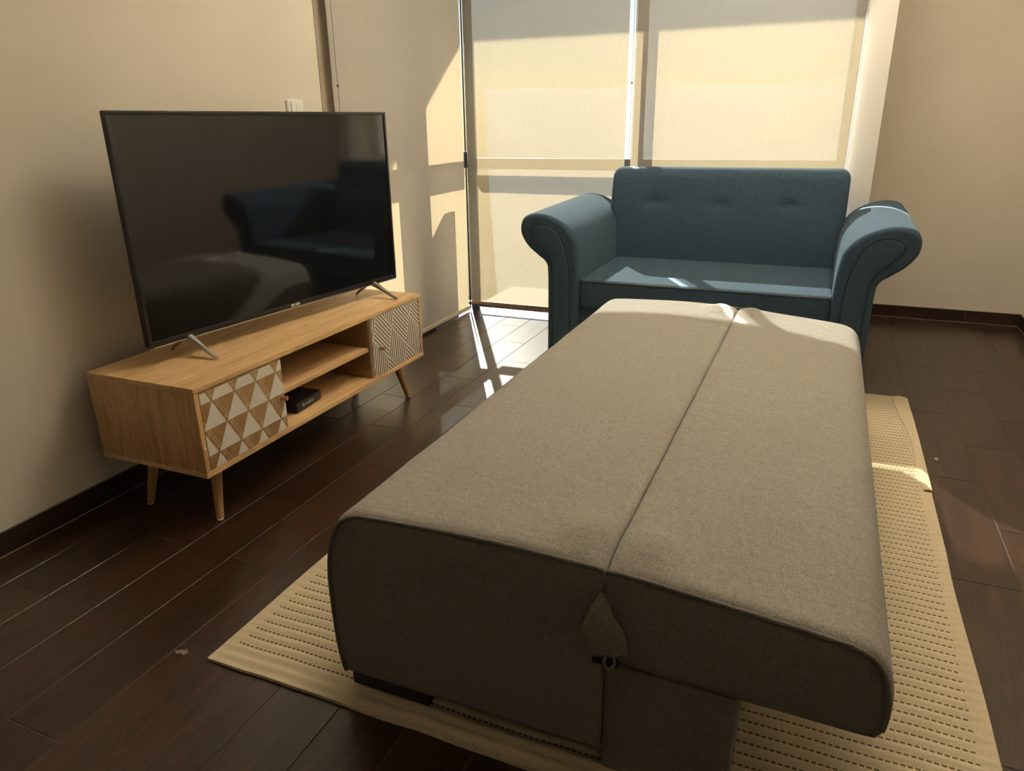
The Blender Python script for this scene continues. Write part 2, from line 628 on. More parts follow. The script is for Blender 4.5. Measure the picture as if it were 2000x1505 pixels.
# ---- skirting tiles
def skirting(name, label, p0, p1, n, h=0.069, t=0.011):
    p0, p1 = Vector(p0), Vector(p1)
    root = empty(name, (p0.x, p0.y, 0))
    tag(root, label, kind='structure')
    d = (p1 - p0)
    L = d.length
    d.normalize()
    nrm = Vector((n[0], n[1]))
    s = 0.0
    while s < L - 0.01:
        e = min(s + 0.61, L)
        a = d * (s + 0.001)
        b = d * (e - 0.001)
        q = b + nrm * t
        x0, x1 = sorted((a.x, q.x))
        y0, y1 = sorted((a.y, q.y))
        box('tile', x0, x1, y0, y1, 0.0, h, M['skirt'], root, bev=0.0012, seg=1)
        s = e
    # pale bead of filler along the top edge and at the foot
    for zz, nm in ((h, 'filler_bead'), (0.001, 'grout_bead')):
        bm = bmesh.new()
        add_tube(bm, [Vector((0, 0, zz)) + (nrm * (0.003 if zz > 0.01 else t)).to_3d(),
                      (d * L).to_3d() + Vector((0, 0, zz)) + (nrm * (0.003 if zz > 0.01 else t)).to_3d()], 0.0028 if zz > 0.01 else 0.0022, 6)
        bm_obj(nm, bm, M['caulk'] if zz > 0.01 else M['grout_pale'], root)
    return root


M['grout_pale'] = plain('pale_grout', (0.26, 0.19, 0.13), 0.8)
skirting('baseboard_left', 'dark tile skirting along the left wall', (WX, -0.4), (WX, WIN_Y0 - 0.01), (1, 0))
skirting('baseboard_back', 'dark tile skirting along the far wall', (PX1 + 0.002, BY), (RX - 0.012, BY), (0, -1))
skirting('baseboard_right', 'dark tile skirting along the right wall', (RX, BY - 0.001), (RX, 0.2), (-1, 0))

# ---- windows
GX = -2.055           # side glass plane
GYY = 4.06            # back glass plane
w1 = empty('window_1', (GX, 3.4, 0))
tag(w1, 'tall side window with aluminium frame behind the left blind', kind='structure')
O1 = (GX, 3.4, 0)
box('pane', GX - 0.003, GX + 0.003, WIN_Y0 + 0.128, 3.33, 0.03, CZ - 0.03, M['glass'], w1, O1)
box('pane', GX - 0.003, GX + 0.003, 3.55, GYY, 0.03, CZ - 0.03, M['glass'], w1, O1)
box('mullion', -2.048, -1.99, 3.33, 3.55, 0.0, CZ, M['alu'], w1, O1, bev=0.003)
box('transom', -2.04, -1.99, 2.70, 3.33, 0.846, 0.938, M['alu'], w1, O1, bev=0.003)
box('transom', -2.04, -1.99, 3.55, GYY - 0.02, 0.846, 0.938, M['alu'], w1, O1, bev=0.003)
box('jamb', WX - 0.10, WX - 0.028, WIN_Y0 + 0.006, WIN_Y0 + 0.128, 0.0, CZ, M['alu_tan'], w1, O1, bev=0.002)
box('gasket', WX - 0.06, WX - 0.002, WIN_Y0, WIN_Y0 + 0.006, 0.0, CZ, M['alu_dark'], w1, O1)
box('bottom_rail', GX - 0.03, GX + 0.02, WIN_Y0 + 0.07, GYY - 0.03, 0.0, 0.03, M['alu'], w1, O1)
box('top_rail', GX - 0.03, GX + 0.02, WIN_Y0 + 0.07, GYY - 0.03, CZ - 0.03, CZ, M['alu'], w1, O1)

w2 = empty('window_2', (-0.97, GYY, 0))
tag(w2, 'wide back window with aluminium mullion and transom behind the blinds', kind='structure')
O2 = (-0.97, GYY, 0)
box('pane', -2.05, -1.0, GYY - 0.003, GYY + 0.003, 0.03, CZ - 0.03, M['glass'], w2, O2)
box('pane', -0.952, PX0, GYY - 0.003, GYY + 0.003, 0.03, CZ - 0.03, M['glass'], w2, O2)
box('mullion', -1.0, -0.952, 4.03, 4.085, 0.0, CZ, M['alu'], w2, O2, bev=0.003)
box('corner_post', -1.984, -1.950, 4.0, 4.05, 0.0, CZ, M['alu_dark'], w2, O2, bev=0.003)
box('transom', -1.95, -1.0, 4.045, 4.095, 0.838, 0.90, M['alu'], w2, O2, bev=0.003)
box('transom', -0.952, PX0, 4.045, 4.095, 0.838, 0.90, M['alu'], w2, O2, bev=0.003)
box('jamb', 0.02, PX0, 4.04, 4.09, 0.0, CZ, M['alu'], w2, O2, bev=0.003)
box('bottom_rail', -2.05, PX0, 4.06, 4.10, 0.0, 0.02, M['alu'], w2, O2)
box('top_rail', -2.05, PX0, 4.03, 4.085, CZ - 0.03, CZ, M['alu'], w2, O2)

# ---- outside: overhanging slab, ledge with pier, land
o = box('roof_overhang', -4.2, 3.2, BY + 0.17, 5.278, CZ, CZ + 0.22, M['concrete'])
tag(o, 'concrete slab jutting out above the window', kind='structure')
o = box('roof_overhang', -4.2, WX - 0.161, 0.5, BY + 0.17, CZ, CZ + 0.22, M['concrete'])
tag(o, 'concrete slab jutting out above the side window', kind='structure')
o = box('window_ledge', -2.75, WX - 0.02, 2.2, 4.16, -0.30, -0.02, M['concrete'])
tag(o, 'concrete ledge outside the side window', kind='structure')
o = box('ledge_pier', -2.45, -2.066, 3.835, 3.965, -0.02, 0.777, M['concrete'], bev=0.004)
tag(o, 'low concrete pier on the ledge outside the side window', kind='structure')


def land():
    m, nt, b = new_mat('hazy_land')
    mp = mapping(nt, (0.01, 0.01, 0.01))
    n = nd(nt, 'ShaderNodeTexNoise', Scale=1.2, Detail=8.0, Roughness=0.7)
    nt.links.new(mp.outputs[0], n.inputs['Vector'])
    r = ramp(nt, [(0.35, (0.035, 0.042, 0.048)), (0.65, (0.085, 0.090, 0.092))])
    nt.links.new(n.outputs['Fac'], r.inputs[0])
    nt.links.new(r.outputs[0], b.inputs['Base Color'])
    b.inputs['Roughness'].default_value = 1.0
    bm = bmesh.new()
    N = 70
    V = []
    for i in range(N + 1):
        row = []
        for j in range(N + 1):
            ang = math.radians(-75 + 190 * i / N)   # from +x over +y to the left side
            rr = 40 + 2600 * (j / N) ** 1.8
            x, y = math.cos(ang) * rr, math.sin(ang) * rr
            h = -45.0
            k = smooth01((rr - 500) / 1700)
            ridge = 118 + 26 * noise.noise(Vector((ang * 3.1, 0.3, 0))) + 10 * noise.noise(Vector((ang * 11, 2, 0)))
            h += k * ridge
            row.append(bm.verts.new((x, y + 6, h)))
        V.append(row)
    for i in range(N):
        for j in range(N):
            bm.faces.new((V[i][j], V[i + 1][j], V[i + 1][j + 1], V[i][j + 1]))
    ob = bm_obj('hillside', bm, m, smooth=True)
    tag(ob, 'hazy hills and low land outside the window', kind='structure')


land()

# ================================================================== THINGS
# ---- roller blinds
def bead_chain(bm, x, y, z0, z1, r=0.0022, step=0.0062):
    z = z0
    while z < z1:
        vs = [bm.verts.new((x + dx * r, y + dy * r, z + dz * r)) for dx, dy, dz in
              ((1, 0, 0), (0, 1, 0), (-1, 0, 0), (0, -1, 0), (0, 0, 1), (0, 0, -1))]
        for k in range(4):
            bm.faces.new((vs[k], vs[(k + 1) % 4], vs[4]))
            bm.faces.new((vs[(k + 1) % 4], vs[k], vs[5]))
        z += step
    add_tube(bm, [(x, y, z0), (x, y, z1)], 0.0007, 4)


def roller_blind(label, axis, plane, a, b, z0, chains, seed, bar):
    mid = (a + b) / 2
    origin = (plane, mid, 0) if axis == 'y' else (mid, plane, 0)
    root = empty('roller_blind', origin)
    tag(root, label, 'roller blind')
    top = CZ - 0.06

    def P(s, off, z):
        return (off, s - mid, z) if axis == 'y' else (s - mid, off, z)
    bm = bmesh.new()
    NX, NZ = 14, 40
    V = []
    for i in range(NX + 1):
        s = a + (b - a) * i / NX
        V.append([])
        for j in range(NZ + 1):
            z = z0 + 0.012 + (top - z0) * j / NZ
            w = 0.0022 * noise.noise(Vector((s * 2.2 + seed, z * 0.8, seed))) * (1 - j / NZ)
            V[-1].append(bm.verts.new(P(s, w, z)))
    for i in range(NX):
        for j in range(NZ):
            bm.faces.new((V[i][j], V[i + 1][j], V[i + 1][j + 1], V[i][j + 1]))
    bm_obj('fabric', bm, M['blind'] if axis == 'x' else M['blind_side'], root, smooth=True)
    bm = bmesh.new()
    if axis == 'y':
        add_box(bm, -0.007, 0.008, a - mid, b - mid, z0, z0 + 0.024, 0.004)
    else:
        add_box(bm, a - mid, b - mid, -0.008, 0.007, z0, z0 + 0.020, 0.004)
    bm_obj('bottom_bar', bm, bar, root, smooth=True)
    bm = bmesh.new()
    add_tube(bm, [P(a, 0, top + 0.02), P(b, 0, top + 0.02)], 0.022, 16)
    bm_obj('roller_tube', bm, M['bar'], root, smooth=True, angle=50)
    for (s, off, zb) in chains:
        bm = bmesh.new()
        p = P(s, off, 0)
        bead_chain(bm, p[0], p[1], zb, top)
        bm_obj('chain', bm, M['chain'], root)
    return root


rb = roller_blind('cream roller blind on the side window next to the television', 'y', BLX, 2.706, 3.903, 0.012,
                  [(2.698, -0.004, 0.55), (2.722, 0.014, 0.55)], 1.3, M['bar'])
bm = bmesh.new()
bmesh.ops.create_icosphere(bm, subdivisions=2, radius=0.0055)
bm_obj('chain_stop', bm, M['chain'], rb, loc=(0.014, 2.722 - (2.706 + 3.903) / 2, 1.25), smooth=True)
rb = roller_blind('cream roller blind between the room corner and the bright gap', 'x', BLY, -1.946, -1.015, 0.045,
                  [], 4.1, M['bar_brown'])
bm = bmesh.new()
add_tube(bm, [(-1.9505 + 1.4805, -0.0135, 0.02), (-1.9505 + 1.4805, -0.0135, CZ - 0.03)], 0.0048, 8)
bm_obj('edge_cord', bm, M['alu_dark'], rb, smooth=True)
rb = roller_blind('cream roller blind beside the pier behind the blue sofa', 'x', BLY, -0.983, 0.063, 0.045,
                  [(-0.9905, -0.004, 0.5), (0.070, 0.004, 0.5)], 8.6, M['bar_brown'])
bm = bmesh.new()
bmesh.ops.create_icosphere(bm, subdivisions=2, radius=0.005)
bm_obj('chain_stop', bm, M['chain'], rb, loc=(-0.9905 + 0.46, -0.004, 1.28), smooth=True)

# ---- added fill light: unseen bowl uplighter that brightens the room off the ceiling
LZ = -0.46
lamp = empty('fill_uplighter', (-0.20, 2.75, CZ))
tag(lamp, 'added unseen bowl uplighter above the sofa bed, filling the room with light', 'fill lamp')


def ring_z(z, r, n=40):
    return [(math.cos(q) * r, math.sin(q) * r, z) for q in (2 * math.pi * k / n for k in range(n))]


bm = bmesh.new()
add_loft(bm, [ring_z(LZ, 0.235), ring_z(LZ - 0.03, 0.22), ring_z(LZ - 0.065, 0.16), ring_z(LZ - 0.085, 0.06)])
bm_obj('bowl', bm, M['white_plastic'], lamp, smooth=True, angle=60)
M['fill_glow'], nt_, b_ = new_mat('opal_fill_glow')
b_.inputs['Base Color'].default_value = (0.8, 0.78, 0.72, 1)
b_.inputs['Emission Color'].default_value = (1.0, 0.86, 0.66, 1)
b_.inputs['Emission Strength'].default_value = 102.0
bm = bmesh.new()
add_loft(bm, [ring_z(LZ + 0.001, 0.215), ring_z(LZ + 0.006, 0.215), ring_z(LZ + 0.008, 0.20)])
bm_obj('diffuser', bm, M['fill_glow'], lamp, smooth=True, angle=40)
for k in range(3):
    a0 = 2 * math.pi * k / 3
    bm = bmesh.new()
    add_tube(bm, [(math.cos(a0) * 0.225, math.sin(a0) * 0.225, LZ), (math.cos(a0) * 0.02, math.sin(a0) * 0.02, -0.03)], 0.002, 6)
    bm_obj('cable', bm, M['white_plastic'], lamp, smooth=True)
bm = bmesh.new()
add_loft(bm, [ring_z(-0.0005, 0.055), ring_z(-0.028, 0.055), ring_z(-0.032, 0.045)])
bm_obj('canopy', bm, M['white_plastic'], lamp, smooth=True, angle=40)

# ---- light switch
sw = empty('light_switch', (WX, 2.453, 1.13))
tag(sw, 'white double light switch on the beige wall above the television', 'light switch')
box('back_plate', 0.0005, 0.010, -0.047, 0.047, -0.06, 0.06, M['white_plastic'], sw, bev=0.003)
for k in (-1, 1):
    box('rocker', 0.010, 0.014, k * 0.015 - 0.0135, k * 0.015 + 0.0135, -0.034, 0.046, M['white_plastic'], sw, bev=0.0015)

# ---- TV console
CX0, CX1 = -1.904, -1.496
CY0, CY1 = 1.325, 2.542
CZ0, CZ1 = 0.172, 0.439
con = empty('tv_console', ((CX0 + CX1) / 2, (CY0 + CY1) / 2, 0))
CO = tuple(con.location)
tag(con, 'oak veneer TV console with two patterned doors and splayed legs', 'TV console')
box('top_board', CX0, CX1, CY0, CY1, CZ1 - 0.0155, CZ1, M['oak_y'], con, CO, bev=0.0012)
box('bottom_board', CX0, CX1, CY0, CY1, CZ0, CZ0 + 0.0155, M['oak_y'], con, CO, bev=0.0012)
zi0, zi1 = CZ0 + 0.016, CZ1 - 0.016
box('side_panel', CX0, CX1 - 0.001, CY0 + 0.001, CY0 + 0.016, zi0, zi1, M['oak_z'], con, CO, bev=0.0008)
box('side_panel', CX0, CX1 - 0.001, CY1 - 0.016, CY1 - 0.001, zi0, zi1, M['oak_z'], con, CO, bev=0.0008)
box('divider', CX0 + 0.004, CX1 - 0.018, 1.664, 1.679, zi0, zi1, M['oak_dark'], con, CO)
box('divider', CX0 + 0.004, CX1 - 0.018, 2.172, 2.187, zi0, zi1, M['oak_dark'], con, CO)
box('back_panel', CX0, CX0 + 0.004, CY0 + 0.016, CY1 - 0.016, zi0, zi1, M['oak_dark'], con, CO)
box('shelf', CX0 + 0.005, CX1 - 0.020, 1.6795, 2.1715, 0.294, 0.309, M['oak_y'], con, CO, bev=0.001)
for (fx, fy, sx, sy) in ((CX1, CY0, 1, -1), (CX1, CY1, 1, 1), (CX0, CY0, -1, -1), (CX0, CY1, -1, 1)):
    if sx > 0:
        topp = Vector((CX1 - 0.078, fy - sy * 0.105, CZ0))
        foot = Vector((CX1 - 0.050, fy - sy * 0.063, 0.0))
    else:
        topp = Vector((CX0 + 0.095, fy - sy * 0.100, CZ0))
        foot = Vector((CX0 + 0.085, fy - sy * 0.055, 0.0))
    d = topp - foot
    bm = bmesh.new()
    ring0 = []
    rings = []
    for t, r in ((0.03, 0.0108), (0.5, 0.0145), (1.0, 0.019)):
        p = foot + d * t
        rings.append([p + Vector((math.cos(q) * r, math.sin(q) * r, 0)) for q in (2 * math.pi * k / 18 for k in range(18))])
    add_loft(bm, rings)
    lg = bm_obj('leg', bm, M['leg_wood'], con, origin=CO, smooth=True, angle=50)
    bm = bmesh.new()
    rings = []
    for t, r in ((0.0, 0.0095), (0.03, 0.0105)):
        p = foot + d * t
        rings.append([p + Vector((math.cos(q) * r, math.sin(q) * r, 0)) for q in (2 * math.pi * k / 18 for k in range(18))])
    add_loft(bm, rings)
    bm_obj('foot_pad', bm, M['white_plastic'], lg, origin=CO, smooth=True, angle=50)
# hinge screw caps on the front edges of the sides
for yy in (CY0 + 0.008, CY1 - 0.008):
    bm = bmesh.new()
    bmesh.ops.create_cone(bm, cap_ends=True, segments=14, radius1=0.0042, radius2=0.0038, depth=0.003,
                          matrix=Matrix.Translation((CX1 + 0.0003, yy, 0.262)) @ Matrix.Rotation(math.pi / 2, 4, 'Y'))
    bm_obj('screw_cap', bm, M['white_plastic'], con, origin=CO, smooth=True, angle=40)


def polys_mesh(name, polys, x, mat, parent, thick=0.0004):
    """flat print: polygons in the (y,z) plane, raised a hair from x"""
    bm = bmesh.new()
    for P in polys:
        if len(P) < 3:
            continue
        f = [bm.verts.new((x, p[0], p[1])) for p in P]
        try:
            bm.faces.new(f)
        except ValueError:
            pass
    ob = bm_obj(name, bm, mat, parent, origin=CO)
    md = ob.modifiers.new('thickness', 'SOLIDIFY')
    md.thickness = thick
    md.offset = 0
    return ob


def knob(parent, y, z, x):
    bm = bmesh.new()
    rings = []
    for dx, r in ((0.0, 0.0062), (0.004, 0.0058), (0.016, 0.0072), (0.021, 0.0072), (0.0225, 0.0060)):
        rings.append([(x + dx, y + math.cos(q) * r, z + math.sin(q) * r) for q in (2 * math.pi * k / 16 for k in range(16))])
    add_loft(bm, rings)
    bm_obj('knob', bm, M['knob'], parent, origin=CO, smooth=True, angle=50)


M['knob'] = plain('knob_wood', (0.36, 0.17, 0.07), 0.45)
DX = CX1 - 0.0025     # door face
# near door: triangles
d0, d1 = CY0 + 0.0195, 1.6735
e0, e1 = zi0 + 0.002, zi1 - 0.002
door = box('door', DX - 0.015, DX, d0, d1, e0, e1, M['oak_door'], con, CO, bev=0.0008)
door['label'] = 'oak door printed with white triangles'
Wd, Hd = d1 - d0, e1 - e0


def UV(u, v):
    return (d0 + u * Wd, e1 - v * Hd)


tri = []
pitch = 0.265
for row in range(0, 4):
    vb = 0.153 + 0.333 * row
    va = vb - 0.333
    offs = 0.117 if row % 2 == 0 else -0.012
    for k in range(-1, 5):
        u0 = offs + pitch * k
        g = 0.006
        T = [(u0 + g, vb), (u0 + pitch - g, vb), (u0 + pitch / 2, va + 0.012)]
        T = clip_poly(T, 0.0, 1.0, 0.02, 1.0)
        if T:
            tri.append([UV(*p) for p in T])
lines = []
sl = (pitch / 2) / 0.333
th = 0.006


def strip(a, b, w):
    dx, dy = (b[0] - a[0]) * Wd, (b[1] - a[1]) * Hd
    l = math.hypot(dx, dy)
    nx, ny = -dy / l * w / Wd, dx / l * w / Hd
    return [(a[0] + nx, a[1] + ny), (b[0] + nx, b[1] + ny), (b[0] - nx, b[1] - ny), (a[0] - nx, a[1] - ny)]


for k in range(-3, 7):
    # down-right family
    ub = 0.117 + pitch * k
    for sh in (0.035, 0.062):
        A = (ub + sh - sl * 0.153 - sl, 0.0 - 1.0 + 0.0)
        uu0 = ub + sh
        a = (uu0 + sl * (0.0 - 0.153), 0.0)
        b = (uu0 + sl * (1.0 - 0.153), 1.0)
        lines.append(strip(a, b, 0.0007))
    # down-left family, only just cutting the corners
    uu0 = ub + 0.075
    lines.append(strip((uu0 - sl * (0.0 - 0.153), 0.0), (uu0 - sl * (1.0 - 0.153), 1.0), 0.0006))
for row in range(0, 4):
    vb = 0.153 + 0.333 * row
    for sh in (0.052, 0.075):
        lines.append(strip((0, vb - sh), (1, vb - sh), 0.0006))
lp = []
for q in lines:
    c = clip_poly(q, 0.0, 1.0, 0.012, 0.992)
    if c:
        lp.append([UV(*p) for p in c])
# keep the thin lines out of the middle of the brown triangles
polys_mesh('line_print', lp, DX + 0.00025, M['cream_print'], door, 0.0002)
polys_mesh('triangle_print', tri, DX + 0.0005, M['white_print'], door, 0.0004)
knob(door, d1 - 0.014, 0.296, DX)

# far door: white with basket-weave lines
d0, d1 = 2.1775, CY1 - 0.0195
door = box('door', DX - 0.015, DX, d0, d1, e0, e1, M['white_print'], con, CO, bev=0.0008)
door['label'] = 'white door printed with brown diagonal lines'
Wd, Hd = d1 - d0, e1 - e0
st = []
# two directions (in metres on the door): steep rising and falling
A = Vector((0.30, 0.954)).normalized()
B = Vector((0.72, -0.694)).normalized()
cs = 0.118
det = A.x * B.y - A.y * B.x
nl = 8


def skew(p, q):
    v = Vector((d0 - 0.03, e0 + 0.035)) + A * (p * cs) + B * (q * cs * 1.15)
    return (v.x, v.y)


for i in range(-4, 8):
    for j in range(-4, 8):
        if (i + j) % 2 == 0:
            for k in range(nl):
                q = j + (k + 0.5) / nl
                hw = 0.21 / nl
                st.append([skew(i + 0.02, q - hw), skew(i + 0.98, q - hw), skew(i + 0.98, q + hw), skew(i + 0.02, q + hw)])
        else:
            for k in range(nl):
                p = i + (k + 0.5) / nl
                hw = 0.21 / nl
                st.append([skew(p - hw, j + 0.02), skew(p - hw, j + 0.98), skew(p + hw, j + 0.98), skew(p + hw, j + 0.02)])
sp_ = []
for q in st:
    c = clip_poly(q, d0 + 0.001, d1 - 0.001, e0 + 0.001, e1 - 0.001)
    if len(c) >= 3:
        sp_.append(c)
polys_mesh('line_print', sp_, DX + 0.0003, M['brown_print'], door, 0.0003)
knob(door, d0 + 0.045, 0.296, DX)

# ---- set-top box on the bottom shelf
rt = empty('set_top_box', (-1.615, 1.845, zi0 - 0.0002), math.radians(5))
tag(rt, 'small black set-top box on the lower shelf of the TV console', 'set-top box')
box('body', -0.065, 0.065, -0.075, 0.075, 0.003, 0.036, M['black'], rt, bev=0.006)
box('top_plate', -0.058, 0.052, -0.068, 0.068, 0.036, 0.0385, M['black_matt'], rt, bev=0.001)
for k in range(4):
    box('rubber_foot', (-1 if k % 2 else 1) * 0.05 - 0.006, (-1 if k % 2 else 1) * 0.05 + 0.006,
        (-1 if k // 2 else 1) * 0.06 - 0.006, (-1 if k // 2 else 1) * 0.06 + 0.006, 0.0, 0.004, M['black_matt'], rt)


def text_part(name, s, size, mat, parent, mw):
    cu = bpy.data.curves.new('tmp_text', 'FONT')
    cu.body = s
    cu.size = size
    cu.align_x = 'CENTER'
    cu.align_y = 'CENTER'
    cu.extrude = 0.0002
    to = bpy.data.objects.new('tmp_text', cu)
    COL.objects.link(to)
    dg = bpy.context.evaluated_depsgraph_get()
    me = bpy.data.meshes.new_from_object(to.evaluated_get(dg))
    bpy.data.objects.remove(to)
    me.materials.clear()
    me.transform(mw)
    return link_mesh(name, me, mat, parent)


face = Matrix(((0, 0, 1, 0), (1, 0, 0, 0), (0, 1, 0, 0), (0, 0, 0, 1)))   # text x->y, y->z, facing +x
text_part('lettering', 'totalplay', 0.0135, M['print_grey'], rt, Matrix.Translation((0.0653, 0.0, 0.020)) @ face)
bm = bmesh.new()
for k in range(3):
    a0 = math.pi / 2 + 2 * math.pi * k / 3
    c = (0.0653, -0.036 + math.cos(a0) * 0.0035, 0.020 + math.sin(a0) * 0.0035)
    vs = [bm.verts.new((c[0], c[1] + math.cos(q) * 0.003, c[2] + math.sin(q) * 0.003)) for q in (2 * math.pi * i / 8 for i in range(8))]
    bm.faces.new(vs)
lo = bm_obj('logo', bm, M['print_grey'], rt)

# ---- television
tvc = (-1.6896, 1.9949, CZ1)
tv = empty('television', tvc, math.atan2(0.993, 0.1175))
tag(tv, 'large black flat-screen television standing on the oak console', 'television')
TW, TZ0, TZ1 = 1.140, 0.056, 0.702
h = TW / 2
box('housing', -h, h, 0.0, 0.018, TZ0, TZ1, M['black_matt'], tv, bev=0.004)
box('rear_cover', -h * 0.86, h * 0.86, 0.018, 0.065, TZ0 + 0.02, TZ0 + 0.40, M['black_matt'], tv, bev=0.012)
# bezel: four strips standing proud of the screen
bz, bb = 0.011, 0.0165
bm = bmesh.new()
add_box(bm, -h, h, -0.007, 0.001, TZ1 - bz, TZ1, 0.0015)
add_box(bm, -h, h, -0.007, 0.001, TZ0, TZ0 + bb, 0.0015)
add_box(bm, -h, -h + bz, -0.007, 0.001, TZ0 + bb, TZ1 - bz, 0.0012)
add_box(bm, h - bz, h, -0.007, 0.001, TZ0 + bb, TZ1 - bz, 0.0012)
bm_obj('bezel', bm, M['black'], tv, smooth=True, angle=35)
box('screen', -h + bz, h - bz, -0.0035, 0.0005, TZ0 + bb, TZ1 - bz, M['screen'], tv)
box('trim_strip', -h + 0.012, h - 0.004, -0.0085, 0.004, TZ0 - 0.003, TZ0 + 0.0008, M['silver'], tv, bev=0.0008)
bm = bmesh.new()
add_box(bm, -0.021, -0.003, -0.0076, -0.0068, TZ0 + 0.004, TZ0 + 0.0125)
add_box(bm, 0.001, 0.021, -0.0076, -0.0068, TZ0 + 0.004, TZ0 + 0.0125)
lg = bm_obj('badge', bm, M['print_grey'], tv)
for sx in (-1, 1):
    X = sx * 0.432
    root_l = None
    for (ty, nm) in ((-0.112, 'leg'), (0.095, 'leg')):
        bm = bmesh.new()
        top_y = 0.008 if ty < 0 else 0.022
        rings = []
        for t, w, tk in ((0.0, 0.017, 0.014), (0.12, 0.0135, 0.012), (0.45, 0.0095, 0.008), (1.0, 0.0072, 0.005)):
            y = top_y + (ty - top_y) * (t ** 0.92)
            z = TZ0 + 0.004 - (TZ0 + 0.0035) * t
            if t == 1.0:
                z = 0.0048
            rings.append([(X + w * math.cos(q), y + 0.2 * tk * math.cos(q), z + tk * math.sin(q))
                          for q in (2 * math.pi * k / 12 for k in range(12))])
        add_loft(bm, rings)
        bm_obj(nm, bm, M['silver_shaded'] if sx > 0 else M['silver'], tv, smooth=True, angle=60)  # right legs darker: backlit shade put into their colour

# ---- teal sofa
SC = -0.452
SF, SB = 3.045, 3.885
so = empty('sofa', (SC, 3.47, 0))
SO = (SC, 3.47, 0)
tag(so, 'teal fabric two-seat sofa with rolled arms in front of the window', 'sofa')
box('base', SC - 0.53, SC + 0.53, SF + 0.02, SB - 0.03, 0.05, 0.312, M['blue'], so, SO, bev=0.012)
box('seat', SC - 0.523, SC + 0.523, SF, 3.74, 0.309, 0.436, M['blue'], so, SO, bev=0.022, seg=4)
bm = bmesh.new()
pp = [(SC - 0.518, SF + 0.06, 0.433), (SC - 0.515, SF + 0.012, 0.432), (SC - 0.50, SF + 0.001, 0.428), (SC, SF + 0.001, 0.429),
      (SC + 0.50, SF + 0.001, 0.428), (SC + 0.515, SF + 0.012, 0.432), (SC + 0.518, SF + 0.06, 0.433)]
add_tube(bm, pp, 0.0024, 8)
bm_obj('seat_piping', bm, M['thread'], so, origin=SO, smooth=True)

armP = [(.52, .045), (.52, .25), (.52, .40), (.521, .455), (.523, .51), (.533, .595), (.553, .638), (.591, .676), (.650, .706),
        (.700, .717), (.745, .716), (.781, .700), (.799, .663), (.794, .617), (.762, .570), (.715, .532), (.679, .502), (.669, .45), (.668, .25), (.668, .045)]
armS = catmull(armP[1:-1], 4)
armS = [armP[0]] + armS + [armP[-1]]
panP = [(.557, .075), (.557, .20), (.558, .37), (.564, .483), (.582, .573), (.617, .643), (.665, .672), (.708, .674), (.741, .654),
        (.738, .622), (.690, .570), (.655, .525), (.642, .459), (.640, .25), (.640, .075)]
panS = catmull(panP, 4)
for s in (-1, 1):
    bm = bmesh.new()
    rings = []
    for (y, ins) in ((SF - 0.012, 0.020), (SF - 0.011, 0.014), (SF - 0.006, 0.006), (SF + 0.004, 0.001), (SF + 0.016, 0.0), (3.3, 0.0), (3.6, 0.0),
                     (SB - 0.03, 0.0), (SB - 0.01, 0.004), (SB, 0.016)):
        P = inset2d(armS, ins) if ins else armS
        lift = 0.020 * (y - SF)
        rings.append([(SC + s * px, y, pz + (lift * smooth01((pz - 0.45) / 0.2))) for px, pz in P])
    add_loft(bm, rings)
    arm = bm_obj('arm', bm, M['blue'], so, origin=SO, smooth=True, angle=50)
    bm = bmesh.new()
    rings = []
    for (y, ins) in ((SF - 0.004, 0.0), (SF - 0.015, 0.0015), (SF - 0.0175, 0.008), (SF - 0.0185, 0.02)):
        P = inset2d(panS, ins) if ins else panS
        rings.append([(SC + s * px, y, pz) for px, pz in P])
    add_loft(bm, rings)
    bm_obj('front_panel', bm, M['blue'], arm, origin=SO, smooth=True, angle=50)
    bm = bmesh.new()
    add_tube(bm, [(SC + s * px, SF - 0.0135, pz) for px, pz in panS], 0.0034, 8)
    bm_obj('piping', bm, M['blue_pipe'], arm, origin=SO, smooth=True)

# backrest with three tufts
bm = bmesh.new()
bx0, bx1, bz0, bz1 = SC - 0.578, SC + 0.546, 0.40, 0.874
NXb, NZb = 84, 40
BT = [(-0.794, 0.713), (-0.477, 0.703), (-0.157, 0.707)]
cr = 0.045
er = 0.05


def back_pt(u, v):
    x = bx0 + (bx1 - bx0) * u
    z = bz0 + (bz1 - bz0) * v
    # round the outline corners at the top
    for cx_ in (bx0 + cr, bx1 - cr):
        if (x < bx0 + cr and cx_ < SC or x > bx1 - cr and cx_ > SC) and z > bz1 - cr:
            dx, dz = x - cx_, z - (bz1 - cr)
            m_ = max(abs(dx), abs(dz))
            l_ = math.hypot(dx, dz)
            if l_ > 1e-6:
                x = cx_ + dx / l_ * m_
                z = bz1 - cr + dz / l_ * m_
    return x, z


